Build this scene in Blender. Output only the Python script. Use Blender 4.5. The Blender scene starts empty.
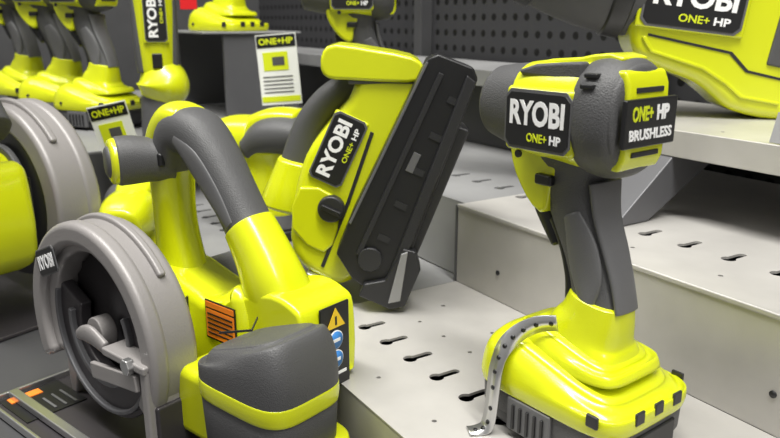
import bpy, bmesh, math
from mathutils import Vector, Matrix
H=1.2   # camera height above the store floor; shelf heights are given relative to it
sc=bpy.context.scene
try:
    sc.view_settings.view_transform='Standard'
except Exception: pass

# ---------------------------------------------------------------- materials
def mat(name,col,rough=.5,metal=0,bump=0,bscale=400,var=0,vscale=8,spec=.5,coat=0):
    m=bpy.data.materials.new(name); m.use_nodes=True
    nt=m.node_tree; b=nt.nodes['Principled BSDF']
    b.inputs['Base Color'].default_value=(*col,1)
    b.inputs['Roughness'].default_value=rough
    b.inputs['Metallic'].default_value=metal
    b.inputs['Specular IOR Level'].default_value=spec
    b.inputs['Coat Weight'].default_value=coat
    b.inputs['Coat Roughness'].default_value=.12
    tc=nt.nodes.new('ShaderNodeTexCoord')
    if var:
        n=nt.nodes.new('ShaderNodeTexNoise'); n.inputs['Scale'].default_value=vscale; n.inputs['Detail'].default_value=6
        nt.links.new(tc.outputs['Object'],n.inputs['Vector'])
        r=nt.nodes.new('ShaderNodeValToRGB')
        r.color_ramp.elements[0].position=.3; r.color_ramp.elements[1].position=.7
        r.color_ramp.elements[0].color=(*[c*(1-var) for c in col],1)
        r.color_ramp.elements[1].color=(*[min(1,c*(1+var)) for c in col],1)
        nt.links.new(n.outputs['Fac'],r.inputs['Fac']); nt.links.new(r.outputs['Color'],b.inputs['Base Color'])
    if bump:
        n=nt.nodes.new('ShaderNodeTexNoise'); n.inputs['Scale'].default_value=bscale; n.inputs['Detail'].default_value=2
        nt.links.new(tc.outputs['Object'],n.inputs['Vector'])
        bp=nt.nodes.new('ShaderNodeBump'); bp.inputs['Strength'].default_value=bump; bp.inputs['Distance'].default_value=.0006
        nt.links.new(n.outputs['Fac'],bp.inputs['Height']); nt.links.new(bp.outputs['Normal'],b.inputs['Normal'])
    return m
YEL=mat('lime_plastic',(.62,.67,.006),.27,bump=.12,bscale=1100,coat=.5)
GRY=mat('grey_rubber',(.072,.072,.074),.50,bump=.6,bscale=1300)
GR2=mat('grey_plastic',(.11,.11,.113),.42,bump=.2,bscale=1200)
BLK=mat('black_plastic',(.010,.010,.011),.38)
DRK=mat('dark_plastic',(.020,.020,.022),.42,bump=.2,bscale=900)
WHT=mat('white_print',(.85,.85,.85),.5)
LIMP=mat('lime_print',(.60,.68,.01),.5)
MAG=mat('cast_magnesium',(.27,.255,.25),.42,metal=.15,bump=.25,bscale=700)
GUARD=mat('lower_guard_metal',(.055,.05,.054),.4,metal=.4)
STL=mat('bright_steel',(.60,.60,.60),.28,metal=.9)
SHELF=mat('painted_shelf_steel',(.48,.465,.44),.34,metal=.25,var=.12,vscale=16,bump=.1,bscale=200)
SHELFD=mat('dark_shelf_steel',(.27,.27,.272),.5,metal=.2,var=.18,vscale=9)  # darker shelf steel; on the left steps, shade put into the colour
DSTEEL=mat('dark_grey_steel',(.065,.065,.068),.5,metal=.2,var=.15,vscale=9)  # even dark grey for tray, uprights and far panels
BRK=mat('bracket_dark_steel',(.12,.12,.127),.45,metal=.3,var=.1)
ORG=mat('warning_orange',(.85,.22,.02),.5)
YLW=mat('warning_yellow',(.9,.60,.02),.5)
BLU=mat('sign_blue',(.04,.22,.6),.5)
RED=mat('red_tag',(.65,.01,.015),.5)
CARD=mat('card_white',(.75,.76,.72),.6,var=.04)
FLOORM=mat('floor_concrete',(.30,.29,.28),.35,var=.12,vscale=3)
def pegmat():
    m=bpy.data.materials.new('pegboard_steel'); m.use_nodes=True; nt=m.node_tree
    b=nt.nodes['Principled BSDF']; b.inputs['Roughness'].default_value=.5; b.inputs['Metallic'].default_value=.1
    tc=nt.nodes.new('ShaderNodeTexCoord'); sp=nt.nodes.new('ShaderNodeSeparateXYZ'); nt.links.new(tc.outputs['Object'],sp.inputs[0])
    def M(op,a,bb=None):
        n=nt.nodes.new('ShaderNodeMath'); n.operation=op
        for i,v in enumerate((a,bb)):
            if v is None: continue
            if isinstance(v,(int,float)): n.inputs[i].default_value=v
            else: nt.links.new(v,n.inputs[i])
        return n.outputs[0]
    fx=M('SUBTRACT',M('FRACT',M('MULTIPLY',M('ADD',sp.outputs['X'],10),42)),.5)
    fz=M('SUBTRACT',M('FRACT',M('MULTIPLY',M('ADD',sp.outputs['Z'],10),42)),.5)
    d=M('SQRT',M('ADD',M('MULTIPLY',fx,fx),M('MULTIPLY',fz,fz)))
    k=M('GREATER_THAN',d,.22)
    mx=nt.nodes.new('ShaderNodeMixRGB'); nt.links.new(k,mx.inputs[0])
    mx.inputs[1].default_value=(.002,.002,.002,1); mx.inputs[2].default_value=(.038,.038,.041,1)
    nt.links.new(mx.outputs[0],b.inputs['Base Color'])
    return m
PEG=pegmat()

# ---------------------------------------------------------------- helpers
def empty(name,loc,X=None,Z=None,rz=None,scale=1):
    e=bpy.data.objects.new(name,None); sc.collection.objects.link(e); e.empty_display_size=.02
    loc=Vector((loc[0],loc[1],loc[2]+H))
    if rz is not None: R=Matrix.Rotation(math.radians(rz),4,'Z')
    else:
        X=Vector(X).normalized(); Z=Vector(Z); Z=(Z-X*Z.dot(X)).normalized(); Y=Z.cross(X)
        R=Matrix((X,Y,Z)).transposed().to_4x4()
    if not isinstance(scale,tuple): scale=(scale,)*3
    e.matrix_world=Matrix.Translation(loc)@R@Matrix.Diagonal((*scale,1))
    return e
def mk(name,verts,faces,m,parent,smooth=True,bevel=0,seg=3,ang=35):
    me=bpy.data.meshes.new(name); me.from_pydata([tuple(v) for v in verts],[],faces); 
    bm=bmesh.new(); bm.from_mesh(me); bmesh.ops.recalc_face_normals(bm,faces=bm.faces); bm.to_mesh(me); bm.free()
    me.materials.append(m)
    o=bpy.data.objects.new(name,me); sc.collection.objects.link(o)
    if parent: o.parent=parent
    for p in me.polygons: p.use_smooth=smooth
    if bevel:
        b=o.modifiers.new('b','BEVEL'); b.width=bevel; b.segments=seg; b.limit_method='ANGLE'; b.angle_limit=math.radians(ang); b.harden_normals=True
    return o
def cr(pts,k,closed=False):
    n=len(pts); out=[]
    rng=range(n) if closed else range(n-1)
    g=(lambda i:pts[i%n]) if closed else (lambda i:pts[min(max(i,0),n-1)])
    for i in rng:
        a,b,c,d=g(i-1),g(i),g(i+1),g(i+2)
        for j in range(k):
            t=j/k
            out.append(tuple(.5*((2*b[q])+(-a[q]+c[q])*t+(2*a[q]-5*b[q]+4*c[q]-d[q])*t*t+(-a[q]+3*b[q]-3*c[q]+d[q])*t**3) for q in range(len(b))))
    if not closed: out.append(tuple(pts[-1]))
    return out
def box(name,c,s,m,parent,bevel=.002,seg=3,rot=None):
    x,y,z=[a/2 for a in s]
    v=[Vector((i*x,j*y,k*z)) for i in(-1,1) for j in(-1,1) for k in(-1,1)]
    if rot: 
        R=Matrix.Rotation(rot[1],3,rot[0]); v=[R@a for a in v]
    v=[a+Vector(c) for a in v]
    f=[(0,1,3,2),(4,6,7,5),(0,4,5,1),(2,3,7,6),(0,2,6,4),(1,5,7,3)]
    return mk(name,v,f,m,parent,bevel>0,bevel,seg)
def prism(name,pts,y0,y1,m,parent,bevel=.003,k=0,seg=3,ang=40,yoff=None):
    """profile in XZ, extruded along Y"""
    if k: pts=cr(pts,k,True)
    n=len(pts)
    v=[(p[0],y0,p[1]) for p in pts]+[(p[0],y1,p[1]) for p in pts]
    f=[tuple(range(n)),tuple(range(2*n-1,n-1,-1))]+[(i,(i+1)%n,n+(i+1)%n,n+i) for i in range(n)]
    return mk(name,v,f,m,parent,True,bevel,seg,ang)
def loft(name,secs,m,parent,n=32,k=5,cap=(.3,.3),side=(0,1,0),flip=1):
    """secs: (x,y,z,rside,rnormal,exp)"""
    S=cr(secs,k) if k>1 else list(secs)
    side=Vector(side).normalized(); P=[Vector(s[:3]) for s in S]; rings=[]
    T=[]
    for i in range(len(P)):
        t=(P[min(i+1,len(P)-1)]-P[max(i-1,0)]); T.append(t.normalized())
    def ring(c,t,a,b,e):
        sd=(side-t*side.dot(t)).normalized(); nm=t.cross(sd).normalized(); r=[]
        for j in range(n):
            th=2*math.pi*j/n; cc,ss=math.cos(th),math.sin(th)
            r.append(c+sd*a*math.copysign(abs(cc)**(2/e),cc)+nm*b*math.copysign(abs(ss)**(2/e),ss))
        return r
    def w_(q,c):
        w=math.sqrt(max(0,1-(1-q)**2)); return 1-(1-w)*(1 if c>=.9 else .45+c*.5)
    s0=S[0]; d=cap[0]*min(s0[3],s0[4])
    for q in (.25,.5,.75,.92): rings.append(ring(P[0]-T[0]*d*(1-q),T[0],s0[3]*w_(q,cap[0]),s0[4]*w_(q,cap[0]),s0[5]))
    for p,t,s in zip(P,T,S): rings.append(ring(p,t,s[3],s[4],s[5]))
    s1=S[-1]; d=cap[1]*min(s1[3],s1[4])
    for q in (.92,.75,.5,.25): rings.append(ring(P[-1]+T[-1]*d*(1-q),T[-1],s1[3]*w_(q,cap[1]),s1[4]*w_(q,cap[1]),s1[5]))
    v=[p for r in rings for p in r]; f=[]
    for i in range(len(rings)-1):
        for j in range(n):
            a=i*n+j; b=i*n+(j+1)%n; f.append((a,b,b+n,a+n))
    f.append(tuple(range(n))); f.append(tuple(range(len(v)-n,len(v)))[::-1])
    return mk(name,v,f,m,parent,True)
def cyl(name,c,axis,r,h,m,parent,bevel=.001,n=40,r2=None):
    ax=Vector(axis).normalized(); q=ax.to_track_quat('Z','Y'); c=Vector(c); r2=r if r2 is None else r2
    v=[c+q@Vector((r*math.cos(2*math.pi*i/n),r*math.sin(2*math.pi*i/n),-h/2)) for i in range(n)]
    v+=[c+q@Vector((r2*math.cos(2*math.pi*i/n),r2*math.sin(2*math.pi*i/n),h/2)) for i in range(n)]
    f=[tuple(range(n)),tuple(range(2*n-1,n-1,-1))]+[(i,(i+1)%n,n+(i+1)%n,n+i) for i in range(n)]
    return mk(name,v,f,m,parent,True,bevel,2,40)
def text(name,s,size,loc,X,Y,m,parent,bold=.02,ext=.0003,sx=1,fitw=None):
    c=bpy.data.curves.new(name,'FONT'); c.body=s; c.size=size; c.align_x='CENTER'; c.align_y='CENTER'
    c.extrude=ext; c.offset=bold*size; c.resolution_u=3
    o=bpy.data.objects.new(name,c); sc.collection.objects.link(o)
    bpy.context.view_layer.update()
    me=bpy.data.meshes.new_from_object(o); bpy.data.objects.remove(o)
    me.materials.clear(); me.materials.append(m)
    xs=[v.co.x for v in me.vertices]; ys=[v.co.y for v in me.vertices]
    cx=(max(xs)+min(xs))/2; cy=(max(ys)+min(ys))/2
    for v in me.vertices: v.co.x-=cx; v.co.y-=cy
    if fitw: sx=fitw/(max(xs)-min(xs))
    o=bpy.data.objects.new(name,me); sc.collection.objects.link(o); o.parent=parent
    X=Vector(X).normalized(); Y=Vector(Y).normalized(); Z=X.cross(Y)
    R=Matrix((X,Y,Z)).transposed().to_4x4()
    o.matrix_local=Matrix.Translation(Vector(loc))@R@Matrix.Diagonal((sx,1,1,1))
    return o
def logo(parent,c,X,Y,w,h,t=.0012,frame=True,sub=True):
    """dark badge with white lettering; c = centre of badge on the surface"""
    X=Vector(X).normalized(); Y=Vector(Y).normalized(); N=X.cross(Y); c=Vector(c)
    def pl(nm,ww,hh,off,th,m,ch=.12):
        a,b=ww/2,hh/2; q=hh*ch
        pr=[(-a+q,-b),(a-q,-b),(a,-b+q),(a,b-q),(a-q,b),(-a+q,b),(-a,b-q),(-a,-b+q)]
        v=[c+X*i+Y*j+N*off for i,j in pr]+[c+X*i+Y*j+N*(off+th) for i,j in pr]
        mk(nm,v,[tuple(range(8)),tuple(range(15,7,-1))]+[(i,(i+1)%8,8+(i+1)%8,8+i) for i in range(8)],m,parent,True,th*.3,2)
    if frame: pl('badge_frame',w*1.05,h*1.10,0,t*.6,GR2)
    pl('badge_plate',w,h,0,t,BLK)
    if sub:
        text('badge_text','RYOBI',h*.60,c+Y*h*.13+N*t,X,Y,WHT,parent,.035,.0002,fitw=w*.86)
        text('badge_subtext','ONE+',h*.22,c-Y*h*.31+N*t+X*w*.02,X,Y,LIMP,parent,.02,.0002,fitw=w*.32)
        text('badge_subtext_2','HP',h*.22,c-Y*h*.31+N*t+X*w*.31,X,Y,WHT,parent,.03,.0002,fitw=w*.17)
    else: text('badge_text','RYOBI',h*.75,c+N*t,X,Y,WHT,parent,.035,.0002,fitw=w*.86)

# ---------------------------------------------------------------- impact driver  (local: +x nose, +y left, z up)
def battery_pack(p):
    loft('battery_lower',[(0,0,.003,.032,.042,6),(0,0,.006,.034,.0445,6),(0,0,.018,.0345,.0455,6)],DRK,p,k=2,n=48,cap=(.05,.05))
    loft('battery_upper',[(0,0,.012,.0352,.0462,6),(0,0,.026,.0355,.0468,6)],GRY,p,k=2,n=48,cap=(.05,.05))
    box('battery_latch',(.004,.0352,.0145),(.030,.004,.020),GR2,p,.0012)
    for i in range(5): box('latch_rib_%d'%(i+1),(-.006+i*.005,.0372,.0135),(.0018,.002,.015),BLK,p,.0004)
    box('battery_rear_panel',(-.0465,0,.014),(.003,.036,.016),BLK,p,.001)
def impact_driver(name,loc,rz,scale=1,battery=True,logos=True):
    p=empty(name,loc,rz=rz,scale=scale)
    q=bpy.data.objects.new('base',None); sc.collection.objects.link(q); q.parent=p; q.location=(-.007,0,0); q.scale=(1.09,1.12,1)
    if battery: battery_pack(q)
    loft('foot_shell',[(0,0,.0255,.0368,.0478,5.5),(0,0,.031,.0375,.0488,5.5),(0,0,.038,.0370,.0480,5),(-.001,0,.0440,.0345,.0445,4.5),(-.002,0,.048,.0300,.0390,4.5)],YEL,q,n=56,k=4,cap=(.03,.12))
    loft('foot_step',[(-.003,0,.046,.0265,.0340,5),(-.003,0,.054,.0250,.0310,5),(-.004,0,.0585,.0215,.0270,4.5)],YEL,q,n=48,k=4,cap=(.03,.12))
    loft('foot_collar',[(-.004,0,.052,.0195,.0250,4.2),(-.005,0,.062,.0175,.0218,3.6),(-.008,0,.072,.0158,.0190,2.8),(-.010,0,.083,.0145,.0168,2.4)],YEL,q,cap=(.1,.1))
    box('foot_front_lip',(.046,0,.0345),(.008,.045,.010),YEL,q,.003,4)
    for s in (1,-1):
        box('foot_vent_%d'%(1 if s>0 else 2),(-.036,s*.0366,.0345),(.007,.002,.007),DRK,q,.0008)
        cyl('foot_screw_%d'%(1 if s>0 else 2),(.026,s*.0372,.0345),(0,1,0),.0020,.002,DRK,q,.0004,16)
    for i in range(3): box('foot_rib_%d'%(i+1),(-.0485,-.016+i*.016,.0345),(.0016,.007,.007),DRK,q,.0006)
    text('foot_emboss','ONE+',.010,(.020,.0100,.0592),(-1,0,0),(0,-1,0),YEL,q,.02,.0008)
    # grip
    loft('grip_rubber',[(-.0180,0,.074,.0150,.0175,2.4),(-.0150,0,.090,.0135,.0160,2.3),(-.0090,0,.108,.0138,.0162,2.3),(-.0005,0,.126,.0146,.0170,2.4),(.005,0,.142,.0155,.0185,2.6),(.007,0,.158,.0185,.0220,2.8)],GRY,p,cap=(.1,.1))
    loft('grip_front_strip',[(-.0015,0,.078,.0105,.0045,2.4),(.0005,0,.092,.0095,.0045,2.3),(.0060,0,.108,.0095,.0045,2.3),(.014,0,.122,.0100,.0045,2.4)],BLK,p,cap=(.3,.3))
    for s in (1,-1): loft('grip_side_pad_%d'%(1 if s>0 else 2),[(-.0175,s*.0128,.082,.0030,.005,2.4),(-.0150,s*.0118,.096,.0028,.010,2.3),(-.010,s*.0120,.112,.0028,.010,2.3),(-.003,s*.0128,.128,.0028,.006,2.3)],GR2,p,cap=(.6,.6))
    loft('grip_back_pad',[(-.0345,0,.080,.010,.0025,2.4),(-.0305,0,.094,.010,.003,2.4),(-.0245,0,.11,.011,.003,2.4),(-.0170,0,.128,.012,.003,2.4),(-.014,0,.146,.014,.003,2.4)],GR2,p,cap=(.3,.3))
    prism('trigger_housing',[(.040,.166),(.042,.152),(.034,.138),(.024,.128),(.014,.126),(.012,.140),(.004,.153),(.002,.168)],-.0172,.0172,YEL,p,.004,2,4)
    loft('trigger',[(.014,0,.108,.0075,.004,2.5),(.020,0,.118,.008,.006,2.5),(.027,0,.130,.008,.007,2.5),(.028,0,.142,.008,.006,2.5)],BLK,p,cap=(.6,.6))
    for s in (1,-1): box('direction_switch_%d'%(1 if s>0 else 2),(.014,s*.0182,.145),(.012,.005,.006),BLK,p,.0015)
    # head
    zc=.180
    loft('nose_cone',[(.032,0,zc,.0240,.0252,2.3),(.042,0,zc+.0005,.0232,.0242,2.2),(.054,0,zc+.001,.0216,.0226,2.1),(.065,0,zc+.0015,.0196,.0206,2.0)],GRY,p,cap=(.1,.35))
    loft('nose_collar',[(.066,0,zc+.002,.0115,.0115,2),(.074,0,zc+.002,.0105,.0105,2)],BLK,p,k=1,cap=(.1,.2))
    loft('head_shell',[(.0375,0,zc,.0244,.0257,2.4),(.026,0,zc,.0258,.0268,2.6),(.010,0,zc,.0265,.0275,2.7),(-.006,0,zc,.0268,.0280,2.7),(-.014,0,zc,.0262,.0276,2.6)],YEL,p,cap=(.1,.1))
    loft('rear_cap',[(-.0085,0,zc,.0280,.0288,2.4),(-.013,0,zc,.0297,.0301,2.3),(-.020,0,zc,.0304,.0308,2.25),(-.0275,0,zc,.0287,.0292,2.25),(-.031,0,zc,.0262,.0269,2.25)],GRY,p,n=48,cap=(.1,.14))
    prism('top_stripe',[(.038,.2040),(.020,.2076),(.0,.2092),(-.008,.2108),(-.018,.2118),(-.027,.2098),(-.024,.203),(.03,.2015)],-.0110,.0110,YEL,p,.0015)
    for s in (1,-1):
        prism('shoulder_pad_%d'%(1 if s>0 else 2),[(.035,.2015),(.022,.2052),(.006,.2066),(-.009,.2075),(-.009,.194),(.012,.1985),(.032,.199)],s*.0180-.004,s*.0180+.004,GRY,p,.002)
        for i in range(2): box('head_vent_%d'%(i*2+(1 if s>0 else 2)),(-.018,s*(.0262-i*.003),.1965+i*.005),(.008,.006,.0022),BLK,p,.0006)
        box('badge_seat_%d'%(1 if s>0 else 2),(.0135,s*.0250,.1770),(.048,.006,.034),YEL,p,.003,4)
        cyl('head_screw_%d'%(1 if s>0 else 2),(.028,s*.0256,.158),(0,1,0),.0022,.002,DRK,p,.0004,16)
    xr=.0045
    prism('rear_panel',[(xr-.0375,zc-.0245),(xr-.0405,zc-.018),(xr-.0415,zc),(xr-.0405,zc+.018),(xr-.0375,zc+.0245),(xr-.030,zc+.024),(xr-.030,zc-.024)],-.0180,.0180,YEL,p,.002,0,3)
    box('rear_panel_slot_top',(xr-.0408,0,zc+.0150),(.0012,.024,.0026),DRK,p,.0004)
    box('rear_panel_slot_bottom',(xr-.0408,0,zc-.0160),(.0012,.024,.0026),DRK,p,.0004)
    box('rear_badge',(xr-.0418,0,zc-.0005),(.003,.046,.0235),BLK,p,.001)
    text('rear_badge_line1','ONE+',.0095,(xr-.0434,.0085,zc+.0042),(0,-1,0),(0,0,1),LIMP,p,.03,.0002,fitw=.018)
    text('rear_badge_line2','HP',.0095,(xr-.0434,-.0095,zc+.0042),(0,-1,0),(0,0,1),WHT,p,.05,.0002,fitw=.011)
    text('rear_badge_line3','BRUSHLESS',.0070,(xr-.0434,0,zc-.0058),(0,-1,0),(0,0,1),WHT,p,.03,.0002,fitw=.038)
    if logos:
        logo(p,(.0135,.0278,.1770),(-1,0,0),(0,0,1),.0445,.0285)
    return p

# ---------------------------------------------------------------- circular saw (local: +x forward, +y left, z up); s=-1 mirrors it
def circular_saw(name,loc,rz,scale=(1,1,1),s=1,battery=True,R=1.0,tail=True):
    p=empty(name,loc,rz=rz,scale=scale)
    by=.070; gx=R/scale[0]; gz=R/scale[2]; zc=.083/scale[2]*(scale[2] if s<0 else 1)
    def arc(r,a0,a1,n=40): return [(gx*r*math.cos(math.radians(a0+(a1-a0)*i/n)),zc+gz*r*math.sin(math.radians(a0+(a1-a0)*i/n))) for i in range(n+1)]
    def yy(a,b): return (min(s*a,s*b),max(s*a,s*b))
    box('shoe',(.012,.03*s,.002),(.235,.175,.003),GUARD,p,.001)
    box('shoe_edge_rail_1',(.012,.117*s,.005),(.235,.003,.007),STL,p,.001)
    box('shoe_edge_rail_2',(.129,.03*s,.005),(.003,.175,.007),STL,p,.001)
    box('shoe_guide_bar',(.05,.098*s,.008),(.15,.008,.006),STL,p,.001)
    prism('upper_guard',arc(.078,-28,212)+arc(.057,212,-28),*yy(by-.022,by+.010),MAG,p,.006,0,5,50)
    prism('upper_guard_lip',arc(.0795,-28,212)+arc(.063,212,-28),*yy(by+.002,by+.0160),MAG,p,.005,0,5,50)
    prism('upper_guard_rib',arc(.0815,20,140)+arc(.074,140,20),*yy(by-.012,by-.006),MAG,p,.002,0,3,50)
    prism('guard_inner_plate',arc(.066,0,359,50),*yy(by-.018,by-.012),DRK,p,.001)
    prism('lower_guard',arc(.064,150,385)+arc(.030,385,150),*yy(by-.006,by+.004),GUARD,p,.002,0,3,50)
    prism('lower_guard_rim',arc(.0600,155,380)+arc(.0565,380,155),*yy(by-.008,by+.008),BRK,p,.0012,0,3,50)
    prism('lower_guard_inner_rim',arc(.040,150,372)+arc(.036,372,150),*yy(by-.006,by+.008),BRK,p,.001,0,3,50)
    n=72; pts=[]
    for i in range(n):
        a=2*math.pi*i/n; r=.0560 if i%3==0 else .0540; pts.append((gx*r*math.cos(a),zc+gz*r*math.sin(a)))
    prism('saw_blade',pts,*yy(by-.010,by-.008),GUARD,p,0)
    cyl('arbor_flange',(0,s*(by+.004),zc),(0,1,0),.012,.012,MAG,p)
    cyl('arbor_bolt',(0,s*(by+.012),zc),(0,1,0),.006,.008,BRK,p,.0008,6)
    loft('guard_lever',[(.024,s*(by+.010),zc-.006,.003,.004,2.4),(.010,s*(by+.013),zc-.001,.003,.006,2.4),(-.004,s*(by+.014),zc+.001,.003,.007,2.4),(-.020,s*(by+.013),zc-.004,.003,.005,2.4)],MAG,p,cap=(.6,.6))
    box('depth_bracket',(-.056,s*(by+.010),zc-.002),(.056,.020,.006),MAG,p,.0015)
    box('depth_bracket_arm',(-.040,s*(by+.018),zc-.018),(.064,.004,.012),MAG,p,.0012,rot=('Y',.12))
    box('depth_bracket_leg',(-.080,s*(by+.006),zc-.030),(.008,.026,.060),MAG,p,.002)
    cyl('depth_bolt',(-.066,s*(by+.021),zc-.002),(0,1,0),.006,.006,STL,p,.001,6)
    box('bevel_quadrant',(-.084,s*(by-.006),.03),(.006,.040,.055),GUARD,p,.002)
    prism('front_quadrant',[(.088,.004),(.098,.004),(.100,.03),(.094,.055),(.086,.058),(.084,.03)],*yy(.02,.06),MAG,p,.002,2)
    cyl('gear_housing',(-.005,s*.032,.082),(0,1,0),.042,.030,YEL,p,.006,48)
    cyl('gear_ring',(-.005,s*.047,.082),(0,1,0),.046,.006,GRY,p,.002,48)
    cyl('motor_housing',(-.005,-s*.045,.082),(0,1,0),.036,.055,GRY,p,.006,48)
    box('motor_band',(-.005,-s*.05,.082),(.078,.012,.05),YEL,p,.008,4)
    prism('body_shell',[(.030,.040),(.036,.080),(.028,.114),(.000,.124),(-.04,.116),(-.070,.112),(-.104,.126),(-.110,.060),(-.07,.040),(-.02,.034)],*yy(-.024,.026),YEL,p,.010,3,5)
    if tail:
        prism('body_tail',[(-.060,.106),(-.085,.108),(-.105,.122),(-.135,.130),(-.158,.126),(-.167,.116),(-.168,.075),(-.158,.062),(-.10,.056),(-.06,.06)],*yy(-.032,.020),YEL,p,.010,3,5)
        if s>0:
            box('tail_plate',(-.1685,-s*.009,.092),(.002,.028,.060),BLK,p,.0008)
            v=[(-.1698,-s*.009+.009,.106),(-.1698,-s*.009-.009,.106),(-.1698,-s*.009,.120)]
            mk('warning_triangle',v+[(a-.0004,b,c) for a,b,c in v],[(0,1,2),(5,4,3),(0,1,4,3),(1,2,5,4),(2,0,3,5)],YLW,p,False)
            box('triangle_mark',(-.1704,-s*.009,.111),(.0004,.0016,.006),BLK,p,0)
            for i,z in enumerate((.097,.083)):
                cyl('pictogram_ring_%d'%(i+1),(-.1698,-s*.009,z),(1,0,0),.0068,.0008,WHT,p,0,24)
                cyl('pictogram_%d'%(i+1),(-.1702,-s*.009,z),(1,0,0),.0061,.0008,BLU,p,0,24)
                box('pictogram_mark_%d'%(i+1),(-.1707,-s*.009,z),(.0004,.007,.0022),WHT,p,0)
            box('tail_plate_text',(-.1698,-s*.009,.072),(.0006,.020,.002),WHT,p,0)
    prism('body_seam',[(-.046,.050),(-.043,.050),(-.040,.108),(-.043,.110)],*yy(.0255,.0268),DRK,p,.0003)
    ls=.0266
    box('sticker',(-.085,s*ls,.099),(.036,.001,.029),BLK,p,0)
    box('sticker_field',(-.085,s*(ls+.0004),.0965),(.034,.0008,.021),ORG,p,0)
    box('sticker_header',(-.085,s*(ls+.0004),.1105),(.034,.001,.004),ORG,p,0)
    for i in range(5): box('sticker_line_%d'%(i+1),(-.085,s*(ls+.0009),.1038-i*.0036),(.030,.0006,.0011),BLK,p,0)
    # handle
    loft('front_post',[(.002,0,.098,.020,.030,2.6),(.004,0,.128,.0168,.021,2.4),(.007,0,.158,.0158,.0172,2.3),(.006,0,.190,.0165,.0175,2.3),(-.002,0,.214,.017,.017,2.3)],YEL,p,cap=(.1,.5))
    loft('grip_yellow_core',[(.012,0,.196,.0160,.012,2.3),(.010,0,.216,.0172,.013,2.3),(-.006,0,.2325,.0172,.013,2.3),(-.024,0,.2350,.016,.009,2.3)],YEL,p,cap=(.6,.3))
    loft('grip_rubber',[(-.001,0,.203,.0192,.0150,2.5),(-.013,0,.2225,.0202,.0168,2.5),(-.034,0,.2235,.0196,.0178,2.4),(-.054,0,.208,.0184,.0172,2.4),(-.072,0,.187,.0174,.0166,2.3),(-.088,0,.167,.0172,.0164,2.3),(-.102,0,.149,.0180,.0185,2.4)],GRY,p,cap=(.5,.1))
    loft('grip_inlay',[(-.030,s*.0186,.222,.0016,.004,2.4),(-.050,s*.0180,.209,.0018,.008,2.4),(-.070,s*.0165,.188,.0018,.008,2.4),(-.088,s*.0160,.168,.0018,.005,2.4)],GR2,p,cap=(.6,.6))
    if tail:
        loft('handle_heel',[(-.090,0,.165,.0184,.0174,2.4),(-.104,0,.147,.0192,.0200,2.5),(-.116,0,.128,.0205,.0235,2.6),(-.124,-s*.003,.106,.0215,.028,2.8)],YEL,p,cap=(.1,.1))
    loft('trigger',[(-.030,0,.201,.008,.005,2.5),(-.042,0,.192,.008,.007,2.5),(-.054,0,.181,.008,.005,2.5)],BLK,p,cap=(.6,.6))
    box('lock_button',(-.006,s*.0185,.205),(.012,.005,.010),BLK,p,.002)
    # front auxiliary knob
    loft('front_knob',[(.000,s*.002,.202,.0165,.0165,2.2),(.006,s*.014,.203,.0160,.0160,2.2),(.014,s*.028,.204,.0178,.0178,2.2),(.018,s*.038,.204,.0180,.0180,2.2)],GRY,p,side=(0,0,1),cap=(.1,.3))
    loft('front_knob_ring',[(.018,s*.038,.204,.0174,.0174,2.2),(.0195,s*.0425,.204,.0166,.0166,2.2)],YEL,p,side=(0,0,1),k=1,cap=(.1,.2))
    loft('front_knob_cap',[(.0195,s*.0425,.204,.0125,.0125,2.2),(.0203,s*.0447,.204,.0115,.0115,2.2)],GRY,p,side=(0,0,1),k=1,cap=(.1,.3))
    if battery:
        cy=s*.042; cx=-.156; z0=-.004
        box('battery_socket',(-.122,cy-.004*s,.056),(.085,.054,.05),YEL,p,.007,4)
        loft('battery_base',[(cx-.004,cy-.004,.018+z0,.034,.048,4),(cx-.004,cy-.004,.036+z0,.036,.050,4),(cx-.004,cy-.004,.050+z0,.034,.047,4)],YEL,p,n=56,cap=(.1,.1))
        loft('battery_band_lower',[(cx-.001,cy,.046+z0,.0305,.0435,4.2),(cx-.001,cy,.080+z0,.0320,.0450,4.2)],GRY,p,n=56,k=2,cap=(.05,.05))
        loft('battery_band_lime',[(cx-.001,cy,.0785+z0,.0325,.0455,4.2),(cx-.001,cy,.0845+z0,.0330,.0460,4.2),(cx-.001,cy,.0900+z0,.0328,.0458,4.2)],YEL,p,n=56,k=3,cap=(.03,.03))
        loft('battery_cap',[(cx-.001,cy,.088+z0,.0326,.0456,4.2),(cx-.001,cy,.100+z0,.0326,.0455,4.2),(cx+.000,cy,.108+z0,.0315,.0438,4.2),(cx+.002,cy,.1135+z0,.0275,.0395,4.2),(cx+.003,cy,.1165+z0,.0235,.0345,4.2)],GRY,p,n=56,k=4,cap=(.03,.06))
        zt=.1185+z0
        for nm,(xa,ya),(xb,yb) in (('cap_line_1',(.028,-.016),(.014,.0)),('cap_line_2',(.028,.016),(.014,.0)),('cap_line_3',(-.018,-.018),(-.018,.018))):
            a=Vector((cx+xa,cy+ya,zt)); b=Vector((cx+xb,cy+yb,zt)); d=(b-a); d.normalize(); sd=Vector((-d.y,d.x,0))*.0004
            z=Vector((0,0,.0014)); mk(nm,[a-sd-z,a+sd-z,b+sd-z,b-sd-z,a-sd,a+sd,b+sd,b-sd],[(0,1,2,3),(7,6,5,4),(0,4,5,1),(1,5,6,2),(2,6,7,3),(3,7,4,0)],DRK,p,False)
    if s>0: logo(p,(gx*.0455,by+.0158,zc+.046),(-1,0,.35),(.35*1,0,1),.032,.0185,sub=False)
    box('shoe_label',(.098,.085*s,.0042),(.055,.050,.0008),BLK,p,0)
    box('shoe_label_mark',(.116,.092*s,.0050),(.010,.026,.0008),ORG,p,0)
    for i in range(5): box('shoe_label_line_%d'%(i+1),(.088,(.068+i*.008)*s,.0050),(.030-.003*i,.002,.0006),GR2,p,0)
    return p

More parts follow.
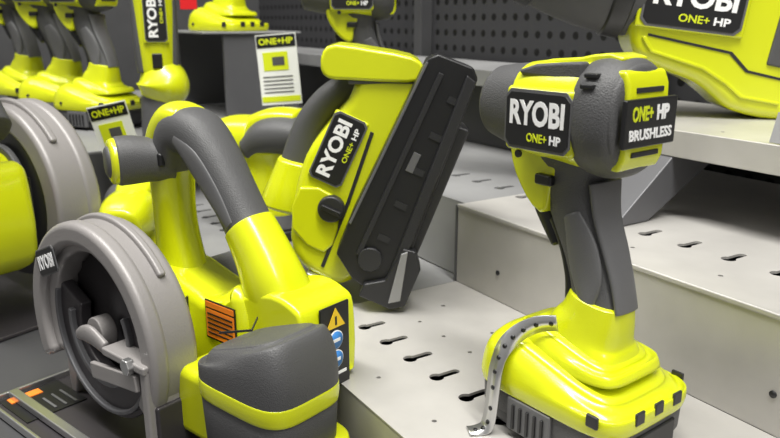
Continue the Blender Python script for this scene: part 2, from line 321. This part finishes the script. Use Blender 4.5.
# ---------------------------------------------------------------- crown stapler (local XZ plane faces the aisle, -y towards viewer)
def stapler():
    Rv=Vector((.528,.849,0)); Zv=Vector((0,0,1))
    p=empty('cordless_stapler',(-.512,.321,-.2265),X=Rv*.906-Zv*.42,Z=Rv*.42+Zv*.906,scale=1.0)
    prism('body_shell',[(-.092,.000),(-.108,.04),(-.114,.08),(-.108,.11),(-.101,.135),(-.099,.160),(-.060,.176),(-.035,.16),(-.03,.08),(-.035,.0),(-.06,-.012)],-.030,.030,YEL,p,.012,3,5)
    prism('top_cap',[(-.130,.148),(-.134,.161),(-.127,.170),(-.098,.179),(-.070,.186),(-.058,.183),(-.056,.172),(-.078,.161),(-.108,.149),(-.122,.144)],-.034,.034,YEL,p,.006,2,4)
    prism('cap_seam',[(-.108,.1495),(-.076,.1640),(-.054,.1745),(-.053,.171),(-.078,.160),(-.106,.1460)],-.0312,.0312,GRY,p,.001)
    prism('side_panel',[(-.100,.02),(-.108,.055),(-.078,.060),(-.066,.035),(-.068,.012)],-.033,-.028,YEL,p,.002,2)
    prism('side_line',[(-.066,.000),(-.063,.000),(-.066,.060),(-.072,.120),(-.075,.120),(-.069,.060)],-.0312,-.0295,DRK,p,.0003)
    cyl('depth_knob',(-.078,-.034,.050),(0,1,0),.0110,.010,DRK,p,.002,24)
    box('depth_knob_grip',(-.078,-.040,.050),(.017,.005,.004),BLK,p,.001)
    box('badge_seat',(-.0925,-.0295,.096),(.029,.005,.058),YEL,p,.002)
    logo(p,(-.0925,-.0322,.096),(0,0,1),(-1,0,0),.055,.026)
    prism('magazine',[(-.060,.022),(-.062,.06),(-.060,.190),(-.054,.197),(-.026,.199),(-.019,.193),(-.006,.050),(-.002,.012),(-.012,.002),(-.040,.008)],-.052,-.030,BLK,p,.002)
    prism('magazine_rail',[(-.014,.010),(-.006,.010),(-.020,.190),(-.028,.192)],-.056,-.050,DRK,p,.001)
    prism('magazine_groove',[(-.046,.03),(-.042,.03),(-.044,.185),(-.048,.185)],-.0545,-.0515,DRK,p,.0004)
    prism('magazine_edge',[(-.0615,.05),(-.0595,.05),(-.058,.188),(-.060,.188)],-.0535,-.0515,GR2,p,.0004)
    for i in range(5): box('magazine_slot_%d'%(i+1),(-.031+i*.0007,-.0522,.05+i*.03),(.010,.0014,.005),DRK,p,0)
    box('magazine_window',(-.036,-.0526,.115),(.006,.0010,.016),GR2,p,.0003)
    box('magazine_side_block',(-.008,-.026,.085),(.012,.040,.14),DRK,p,.002,rot=('Y',-.06))
    prism('magazine_foot',[(-.030,-.001),(-.002,-.001),(.008,.006),(.006,.040),(-.004,.052),(-.014,.050),(-.016,.02),(-.030,.010)],-.058,-.036,DRK,p,.0015)
    prism('magazine_foot_plate',[(-.014,.046),(-.010,.050),(.002,.010),(-.006,.004)],-.0605,-.058,SHELFD,p,.0006)
    box('nose_guide',(-.062,-.026,-.012),(.024,.014,.006),STL,p,.002)
    cyl('gear_wheel',(-.034,-.054,.030),(0,1,0),.010,.004,DRK,p,.001,12)
    loft('grip_rubber',[(-.100,.030,.146,.013,.013,2.3),(-.116,.034,.120,.014,.014,2.3),(-.122,.036,.090,.014,.015,2.3),(-.118,.036,.055,.015,.017,2.3)],GRY,p,cap=(.4,.6))
    loft('foot_shell',[(-.118,.036,.058,.020,.020,2.5),(-.110,.036,.020,.026,.028,2.8)],YEL,p,k=2,cap=(.2,.2))
    return p

def multi_tool(name,loc,rz,scale=1):
    p=empty(name,loc,rz=rz,scale=scale)
    loft('base_rubber',[(0,0,.004,.028,.026,2.5),(0,0,.03,.026,.025,2.4),(.002,0,.055,.022,.022,2.3)],GRY,p,cap=(.1,.1))
    loft('base_flare',[(.0,.0,.050,.024,.024,2.4),(-.004,.0,.064,.034,.032,2.5),(-.004,0,.076,.032,.030,2.5),(.0,0,.090,.022,.022,2.4)],YEL,p,cap=(.1,.1))
    loft('barrel_shell',[(0,0,.085,.022,.022,2.4),(.0,0,.12,.0235,.0235,2.5),(.0,0,.17,.025,.025,2.6),(.004,0,.21,.026,.026,2.6),(.010,0,.23,.024,.024,2.6)],YEL,p,cap=(.1,.4))
    for s in (1,-1): loft('side_grip_%d'%(1 if s>0 else 2),[(s*.019,.004,.085,.006,.012,2.3),(s*.021,.004,.12,.006,.012,2.3),(s*.022,.004,.17,.005,.010,2.3)],GRY,p,cap=(.4,.6),side=(1,0,0))
    box('badge_seat',(-.001,.0235,.150),(.030,.005,.062),YEL,p,.002)
    logo(p,(-.001,.0262,.150),(0,0,1),(1,0,0),.056,.024)
    loft('head_collar',[(.012,0,.235,.018,.018,2),(.014,0,.255,.014,.014,2)],GRY,p,k=1,cap=(.1,.3))
    box('slide_switch',(0,.022,.098),(.012,.006,.018),BLK,p,.0015)
    return p

def palm_sander(name,loc,rz,scale=1):
    p=empty(name,loc,rz=rz,scale=scale)
    cyl('sanding_pad',(0,0,.005),(0,0,1),.040,.010,DRK,p,.002)
    cyl('pad_skirt',(0,0,.018),(0,0,1),.038,.018,GRY,p,.004,40,.030)
    loft('body_shell',[(0,0,.024,.030,.030,2.3),(0,0,.045,.028,.028,2.3),(0,0,.07,.027,.027,2.3),(0,0,.085,.031,.031,2.3)],YEL,p,cap=(.1,.1))
    loft('palm_pad',[(-.012,0,.088,.032,.016,2.4),(.006,0,.098,.036,.020,2.4),(.030,0,.100,.034,.019,2.4),(.046,0,.094,.026,.014,2.4)],GRY,p,cap=(.8,.8))
    loft('palm_stripe',[(-.026,0,.098,.016,.014,2.6),(.002,0,.114,.020,.010,2.6),(.030,0,.116,.018,.008,2.6)],YEL,p,cap=(.6,.6))
    loft('rear_housing',[(-.014,0,.090,.028,.026,2.6),(-.040,0,.088,.027,.027,2.6),(-.058,0,.084,.022,.022,2.6)],YEL,p,cap=(.1,.3))
    cyl('vent_ring',(-.062,0,.084),(1,0,0),.018,.006,GRY,p,.002)
    loft('dust_port',[(-.03,0,.028,.012,.012,2),(-.065,0,.032,.011,.011,2)],GRY,p,k=1,cap=(.1,.1))
    return p

def hang_card(name,loc,X,w=.055,h=.092,tag=False,ground=-.1,Z=(0.05,.10,1)):
    X=Vector(X).normalized()
    p=empty(name,loc,X=X,Z=Z)
    box('card',(0,0,0),(w,.0012,h),CARD,p,0)
    box('card_header',(0,-.0008,h*.40),(w*.96,.0008,h*.17),BLK,p,0)
    text('header_text','ONE+HP',h*.12,(0,-.0014,h*.40),(1,0,0),(0,0,1),LIMP,p,.03,.0001,fitw=w*.85)
    box('card_picture',(-w*.05,-.0008,h*.12),(w*.62,.0008,h*.26),LIMP,p,0)
    box('card_picture_tool',(w*.02,-.0014,h*.12),(w*.30,.0004,h*.12),GRY,p,0)
    for i in range(5): box('card_line_%d'%(i+1),(-.002,-.0008,-h*.10-i*h*.055),(w*.74,.0006,h*.018),GR2,p,0)
    box('card_price_strip',(0,-.0008,-h*.42),(w*.96,.0008,h*.08),LIMP,p,0)
    if tag: box('red_clip',(0,-.003,-h*.5),(w*.7,.004,h*.16),RED,p,.001)
    L=(loc[2]-h/2)-ground
    cyl('card_stake',(0,.0025,-h/2-L/2+h*.2),(0,0,1),.0012,L+h*.4,STL,p,0,10)
    return p

def blower():
    Rv=Vector((.60,.80,0)).normalized()
    p=empty('leaf_blower',(-.440,.586,-.0205),X=Rv+Vector((0,0,-.12)),Z=(0,0,1),scale=.86)
    prism('body_shell',[(-.064,.09),(-.066,.045),(-.062,.004),(-.048,-.020),(-.018,-.030),(.014,-.038),(.036,-.050),(.058,-.062),(.10,-.066),(.13,-.060),(.16,-.05),(.17,.02),(.15,.09),(.06,.12),(-.04,.115)],-.036,.036,YEL,p,.011,3,5)
    prism('body_rib',[(-.050,.000),(-.038,-.014),(.016,-.024),(.042,-.036),(.060,-.048),(.10,-.050),(.10,-.047),(.062,-.045),(.044,-.033),(.018,-.021),(-.036,-.011),(-.046,.002)],-.0385,-.0345,YEL,p,.001)
    prism('body_seam',[(-.044,.002),(.040,-.006),(.060,-.022),(.10,-.026),(.10,-.0235),(.062,-.0195),(.042,-.0035),(-.044,.0045)],-.0370,-.0345,DRK,p,.0004)
    prism('body_recess',[(.078,-.012),(.104,-.014),(.110,.05),(.080,.050)],-.0385,-.034,GRY,p,.002)
    prism('badge_seat',[(-.060,.010),(-.060,.066),(.048,.066),(.048,.010)],-.040,-.034,YEL,p,.002)
    logo(p,(-.006,-.0402,.038),(1,0,0),(0,0,1),.096,.048,t=.002)
    loft('fan_housing',[(-.020,0,.055,.040,.052,2.2),(-.070,0,.055,.046,.056,2.2),(-.110,0,.060,.046,.056,2.1),(-.160,0,.072,.042,.052,2.1),(-.22,0,.092,.034,.042,2.0),(-.28,0,.115,.028,.034,2.0)],GRY,p,cap=(.1,.2))
    loft('fan_housing_ring',[(-.066,0,.055,.050,.0595,2.2),(-.082,0,.056,.050,.0595,2.2)],DRK,p,k=1,cap=(.1,.1))
    loft('fan_housing_ring_2',[(-.155,0,.070,.046,.056,2.2),(-.167,0,.073,.045,.055,2.2)],DRK,p,k=1,cap=(.1,.1))
    loft('grip_rubber',[(-.03,0,.11,.016,.016,2.3),(.0,0,.155,.017,.017,2.3),(.06,0,.165,.017,.017,2.3),(.12,0,.14,.017,.017,2.3),(.13,0,.08,.018,.018,2.3)],GRY,p)
    box('lower_guard',(.112,0,-.066),(.05,.05,.012),DRK,p,.003)
    return p

# ---------------------------------------------------------------- shelving
def plate(name,x0,x1,y0,y1,z,m,parent,slots=(),dots=()):
    bm=bmesh.new()
    def loop(pts):
        vs=[bm.verts.new((a,b,z+H)) for a,b in pts]
        for i in range(len(vs)): bm.edges.new((vs[i],vs[(i+1)%len(vs)]))
    loop([(x0,y0),(x1,y0),(x1,y1),(x0,y1)])
    for (sx,sy) in slots:
        top=[(sx+.0030*math.cos(math.radians(q)),sy+.0085+.0030*math.sin(math.radians(q))) for q in range(0,181,30)]
        big=[(sx+.0050*math.cos(math.radians(q)),sy-.007+.0050*math.sin(math.radians(q))) for q in [126+i*(288/12) for i in range(13)]]
        loop(big+top)
    for (sx,sy,r) in dots:
        loop([(sx+r*math.cos(math.pi*q/5),sy+r*math.sin(math.pi*q/5)) for q in range(10)])
    bmesh.ops.triangle_fill(bm,use_beauty=True,use_dissolve=False,edges=bm.edges[:])
    bmesh.ops.recalc_face_normals(bm,faces=bm.faces)
    if bm.faces and sum(f.normal.z*f.calc_area() for f in bm.faces)<0: bmesh.ops.reverse_faces(bm,faces=bm.faces)
    me=bpy.data.meshes.new(name); bm.to_mesh(me); bm.free(); me.materials.append(m)
    o=bpy.data.objects.new(name,me); sc.collection.objects.link(o); o.parent=parent
    s=o.modifiers.new('s','SOLIDIFY'); s.thickness=.0018; s.offset=-1
    return o
def e0(name):
    e=bpy.data.objects.new(name,None); sc.collection.objects.link(e); return e
def wbox(name,x0,x1,y0,y1,z0,z1,m,parent,bevel=.0008):
    return box(name,((x0+x1)/2,(y0+y1)/2,(z0+z1)/2+H),(x1-x0,y1-y0,z1-z0),m,parent,bevel)
L0,L1,L2,L3=-.29,-.23,-.158,-.087
S=e0('stepped_display_shelf')
XR=.45; XM=-.497; XL=-1.75
sl=[(-.452+.032*i,.265) for i in range(26)]
sl_l=[(-.484-.032*i,.265) for i in range(1,36)]
dt=[(-.47+.032*i,.300,.0016) for i in range(26)]+[(-.455+.064*i,.335,.0020) for i in range(13)]+[(-.44+.064*i,.225,.0016) for i in range(13)]
plate('tread_low',XM,XR,.200,.380,L1,SHELF,S,sl,dt)
wbox('riser_low',XM,XR,.200,.2025,L0,L1-.0005,SHELF,S)
sl2=[(-.348+.035*i,.452) for i in range(-4,20)]
plate('tread_mid',XM,XR,.380,.698,L2,SHELF,S,sl2,[(-.33+.07*i,.41,.0018) for i in range(10)])
wbox('riser_mid',XM,XR,.380,.3825,L1,L2-.0005,SHELF,S)
wbox('riser_mid_roll',XM,XR,.3788,.382,L2-.003,L2+.0008,SHELF,S,.0012)
for i in range(5): 
    cyl('riser_hole_%d'%(i+1),(-.44+.12*i,.3797,-.205+H),(0,1,0),.0022,.001,BLK,S,0,12)
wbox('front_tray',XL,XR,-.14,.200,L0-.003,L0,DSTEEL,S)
wbox('front_lip',XL,XR,-.143,-.14,L0-.05,L0+.01,SHELF,S)
wbox('dark_underbox',XL,XR,.21,.698,-.36,-.30,BLK,S,0)  # solid black box added under the treads so the slots read dark
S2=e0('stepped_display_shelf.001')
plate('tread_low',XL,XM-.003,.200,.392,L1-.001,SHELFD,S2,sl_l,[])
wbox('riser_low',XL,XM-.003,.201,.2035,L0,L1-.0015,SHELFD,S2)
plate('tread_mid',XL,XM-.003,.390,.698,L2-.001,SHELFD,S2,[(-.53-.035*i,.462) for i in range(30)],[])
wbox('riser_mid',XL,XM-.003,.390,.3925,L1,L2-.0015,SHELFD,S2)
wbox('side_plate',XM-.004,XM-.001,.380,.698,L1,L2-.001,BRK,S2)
S3=e0('upper_shelf')
plate('tread',-.52,XR,.500,.698,L3,SHELF,S3,[],[(-.45+.05*i,.53,.0018) for i in range(16)])
wbox('front_lip',-.52,XR,.4975,.500,L3-.020,L3+.0015,SHELF,S3)
wbox('lip_return',-.52,XR,.500,.515,L3-.020,L3-.018,SHELF,S3)
def bracket(x,m=BRK):
    pts=[(.435,L2+.0005),(.475,L2+.0005),(.60,L3-.003),(.502,L3-.003),(.50,L3-.019)]
    v=[(x,a,b+H) for a,b in pts]+[(x+.03,a,b+H) for a,b in pts]; n=len(pts)
    mk('bracket',v,[tuple(range(n)),tuple(range(2*n-1,n-1,-1))]+[(i,(i+1)%n,n+(i+1)%n,n+i) for i in range(n)],m,S3,False,.001)
bracket(-.40); bracket(.05)
wbox('end_plate',-.523,-.520,.4975,.698,L2,L3+.0015,BRK,S3)
box('price_ticket',(-.275,.507,L3+.012+H),(.040,.002,.022),SHELFD,S3,0,rot=('X',-.3))
S4=e0('upper_shelf.001')
plate('tread',XL,-.56,.560,.698,-.06,SHELFD,S4,[],[])
wbox('front_lip',XL,-.56,.5575,.560,-.078,-.0585,SHELFD,S4)
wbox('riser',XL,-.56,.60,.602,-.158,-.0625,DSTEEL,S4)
pb=e0('wall_back'); wbox('pegboard_panel',-1.78,.9,.722,.735,-1.05,1.0,PEG,pb,0)
up=e0('shelf_upright')
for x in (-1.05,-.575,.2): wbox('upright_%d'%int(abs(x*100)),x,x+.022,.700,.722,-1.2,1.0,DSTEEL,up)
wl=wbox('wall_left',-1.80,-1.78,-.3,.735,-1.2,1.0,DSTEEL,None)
box('floor',(0,0,-.01),(8,8,.02),FLOORM,None,0)
gb=e0('gondola_base'); wbox('kick_front',XL,XR,-.13,.70,-1.199,-.36,SHELFD,gb)
rb=e0('riser_platform'); wbox('platform_top',-1.70,-.93,.145,.385,-.158,-.155,SHELFD,rb); wbox('platform_front',-1.70,-.93,.145,.148,-.289,-.158,DSTEEL,rb); wbox('platform_side',-.933,-.93,.148,.199,-.289,-.158,DSTEEL,rb)
rb2=e0('riser_platform.001'); wbox('platform_top',-1.38,-1.12,.36,.525,-.023,-.02,SHELFD,rb2)
for i,x in enumerate((-1.37,-1.13)): wbox('platform_leg_%d'%(i+1),x-.004,x+.004,.395,.52,-.157,-.023,BRK,rb2)

# ---------------------------------------------------------------- place tools
DX,DY=-.2700,.2915
impact_driver('impact_driver',(DX,DY,L1),186,(.95,.94,1.01))
circular_saw('circular_saw',(-.5176,.141,L0),198.5,(.87,.93,.955),R=.99)
circular_saw('circular_saw.001',(-.820,-.006,L0),203,(1.0,1.25,1.3),s=-1,battery=False,R=1.27,tail=False)
stapler()
impact_driver('impact_driver.001',(-1.150,.205,-.155),215,1.10)
impact_driver('impact_driver.002',(-1.30,.175,-.155),228,1.12)
impact_driver('impact_driver.005',(-1.44,.140,-.155),205,1.15)
impact_driver('impact_driver.003',(-.79,.455,L2-.001),240,1.05)
impact_driver('impact_driver.004',(-1.24,.44,-.0485),200,1.15,battery=False)
multi_tool('oscillating_multi_tool',(-.985,.255,-.155),255,1.05)
palm_sander('palm_sander',(-.735,.305,L1-.001),40,1.12)
palm_sander('palm_sander.001',(-.80,.172,L0),150)
hang_card('price_card',(-.955,.412,-.068),(.66,.75,.08),w=.058,h=.096,ground=-.155)
hang_card('price_card.001',(-.885,.176,-.137),(.40,.90,.2),w=.044,h=.088,tag=True,ground=-.285,Z=(.25,.25,1))
blower()
# perforated strap round the driver battery
st=empty('perforated_strap',(DX,DY,L1),rz=186,scale=(.95,.94,1.01))
path=[(-.006,.024,.0700),(.003,.0285,.0680),(.011,.0330,.0630),(.016,.0380,.0570),(.0185,.0425,.0500),(.020,.0452,.0400),(.021,.0458,.028),(.022,.0465,.012),(.023,.0485,.0035),(.026,.053,.0012),(.029,.058,.0012)]
P=cr(path,5); v=[];f=[]
for i,q in enumerate(P):
    a=Vector(P[max(i-1,0)]);b=Vector(P[min(i+1,len(P)-1)]);t=(b-a).normalized()
    s_=min(1,max(0,(.066-q[2])/.02)); w=Vector((.55+.45*s_,.55*(1-s_),.9*(1-s_))); w=(w-t*w.dot(t)).normalized()*.0050
    v+= [Vector(q)-w,Vector(q)+w]
for i in range(len(P)-1): f.append((2*i,2*i+1,2*i+3,2*i+2))
o=mk('strap_band',v,f,STL,st,True); s_=o.modifiers.new('s','SOLIDIFY'); s_.thickness=.0008; s_.offset=0
for i in range(2,len(P)-1,4):
    a=Vector(P[i-1]);b=Vector(P[i+1]);t=(b-a).normalized(); w=(v[2*i+1]-v[2*i]).normalized()
    cyl('strap_hole_%d'%i,Vector(P[i]),t.cross(w),.0014,.0016,BLK,st,0,12)
rt=empty('red_security_tag',(-1.155,.36,.034),X=(.6,.8,0),Z=(.1,0.1,1)); box('tag',(0,-.02,0),(.026,.002,.040),RED,rt,.0005); text('tag_text','SALE',.009,(0,-.0212,0),(1,0,0),(0,0,1),WHT,rt); cyl('tag_cord',(0,-.019,.07),(0,0,1),.0008,.10,STL,rt,0,8)

# ---------------------------------------------------------------- lights
def area(name,loc,size,sy,power,target,col=(1,1,1)):
    l=bpy.data.lights.new(name,'AREA'); l.shape='RECTANGLE'; l.size=size; l.size_y=sy; l.energy=power; l.color=col
    o=bpy.data.objects.new(name,l); sc.collection.objects.link(o); o.location=(loc[0],loc[1],loc[2]+H)
    o.rotation_euler=(Vector(target)-Vector(loc)).to_track_quat('-Z','Y').to_euler()
area('ceiling_light',(-.2,-.15,1.9),2.2,.20,80,(-.4,.25,-.2),(1,.985,.94))
area('ceiling_light.001',(.9,.1,1.7),.22,1.6,28,(-.3,.3,-.2),(1,.985,.95))
area('ceiling_light.002',(-1.4,-.5,1.6),.4,1.2,14,(-.8,.3,-.2),(1,.985,.95))
w=bpy.data.worlds.new('World'); sc.world=w; w.use_nodes=True
w.node_tree.nodes['Background'].inputs[0].default_value=(1,.98,.95,1); w.node_tree.nodes['Background'].inputs[1].default_value=.27

# ---------------------------------------------------------------- camera
cam=bpy.data.cameras.new('camera'); cam.sensor_width=36; cam.lens=727/780*36; cam.clip_start=.01
co=bpy.data.objects.new('camera',cam); sc.collection.objects.link(co)
F=Vector((-.8185,.5091,-.2656)); co.location=(0,0,H); co.rotation_euler=F.to_track_quat('-Z','Y').to_euler()
cam.dof.use_dof=True; cam.dof.focus_distance=.45; cam.dof.aperture_fstop=14
sc.camera=co
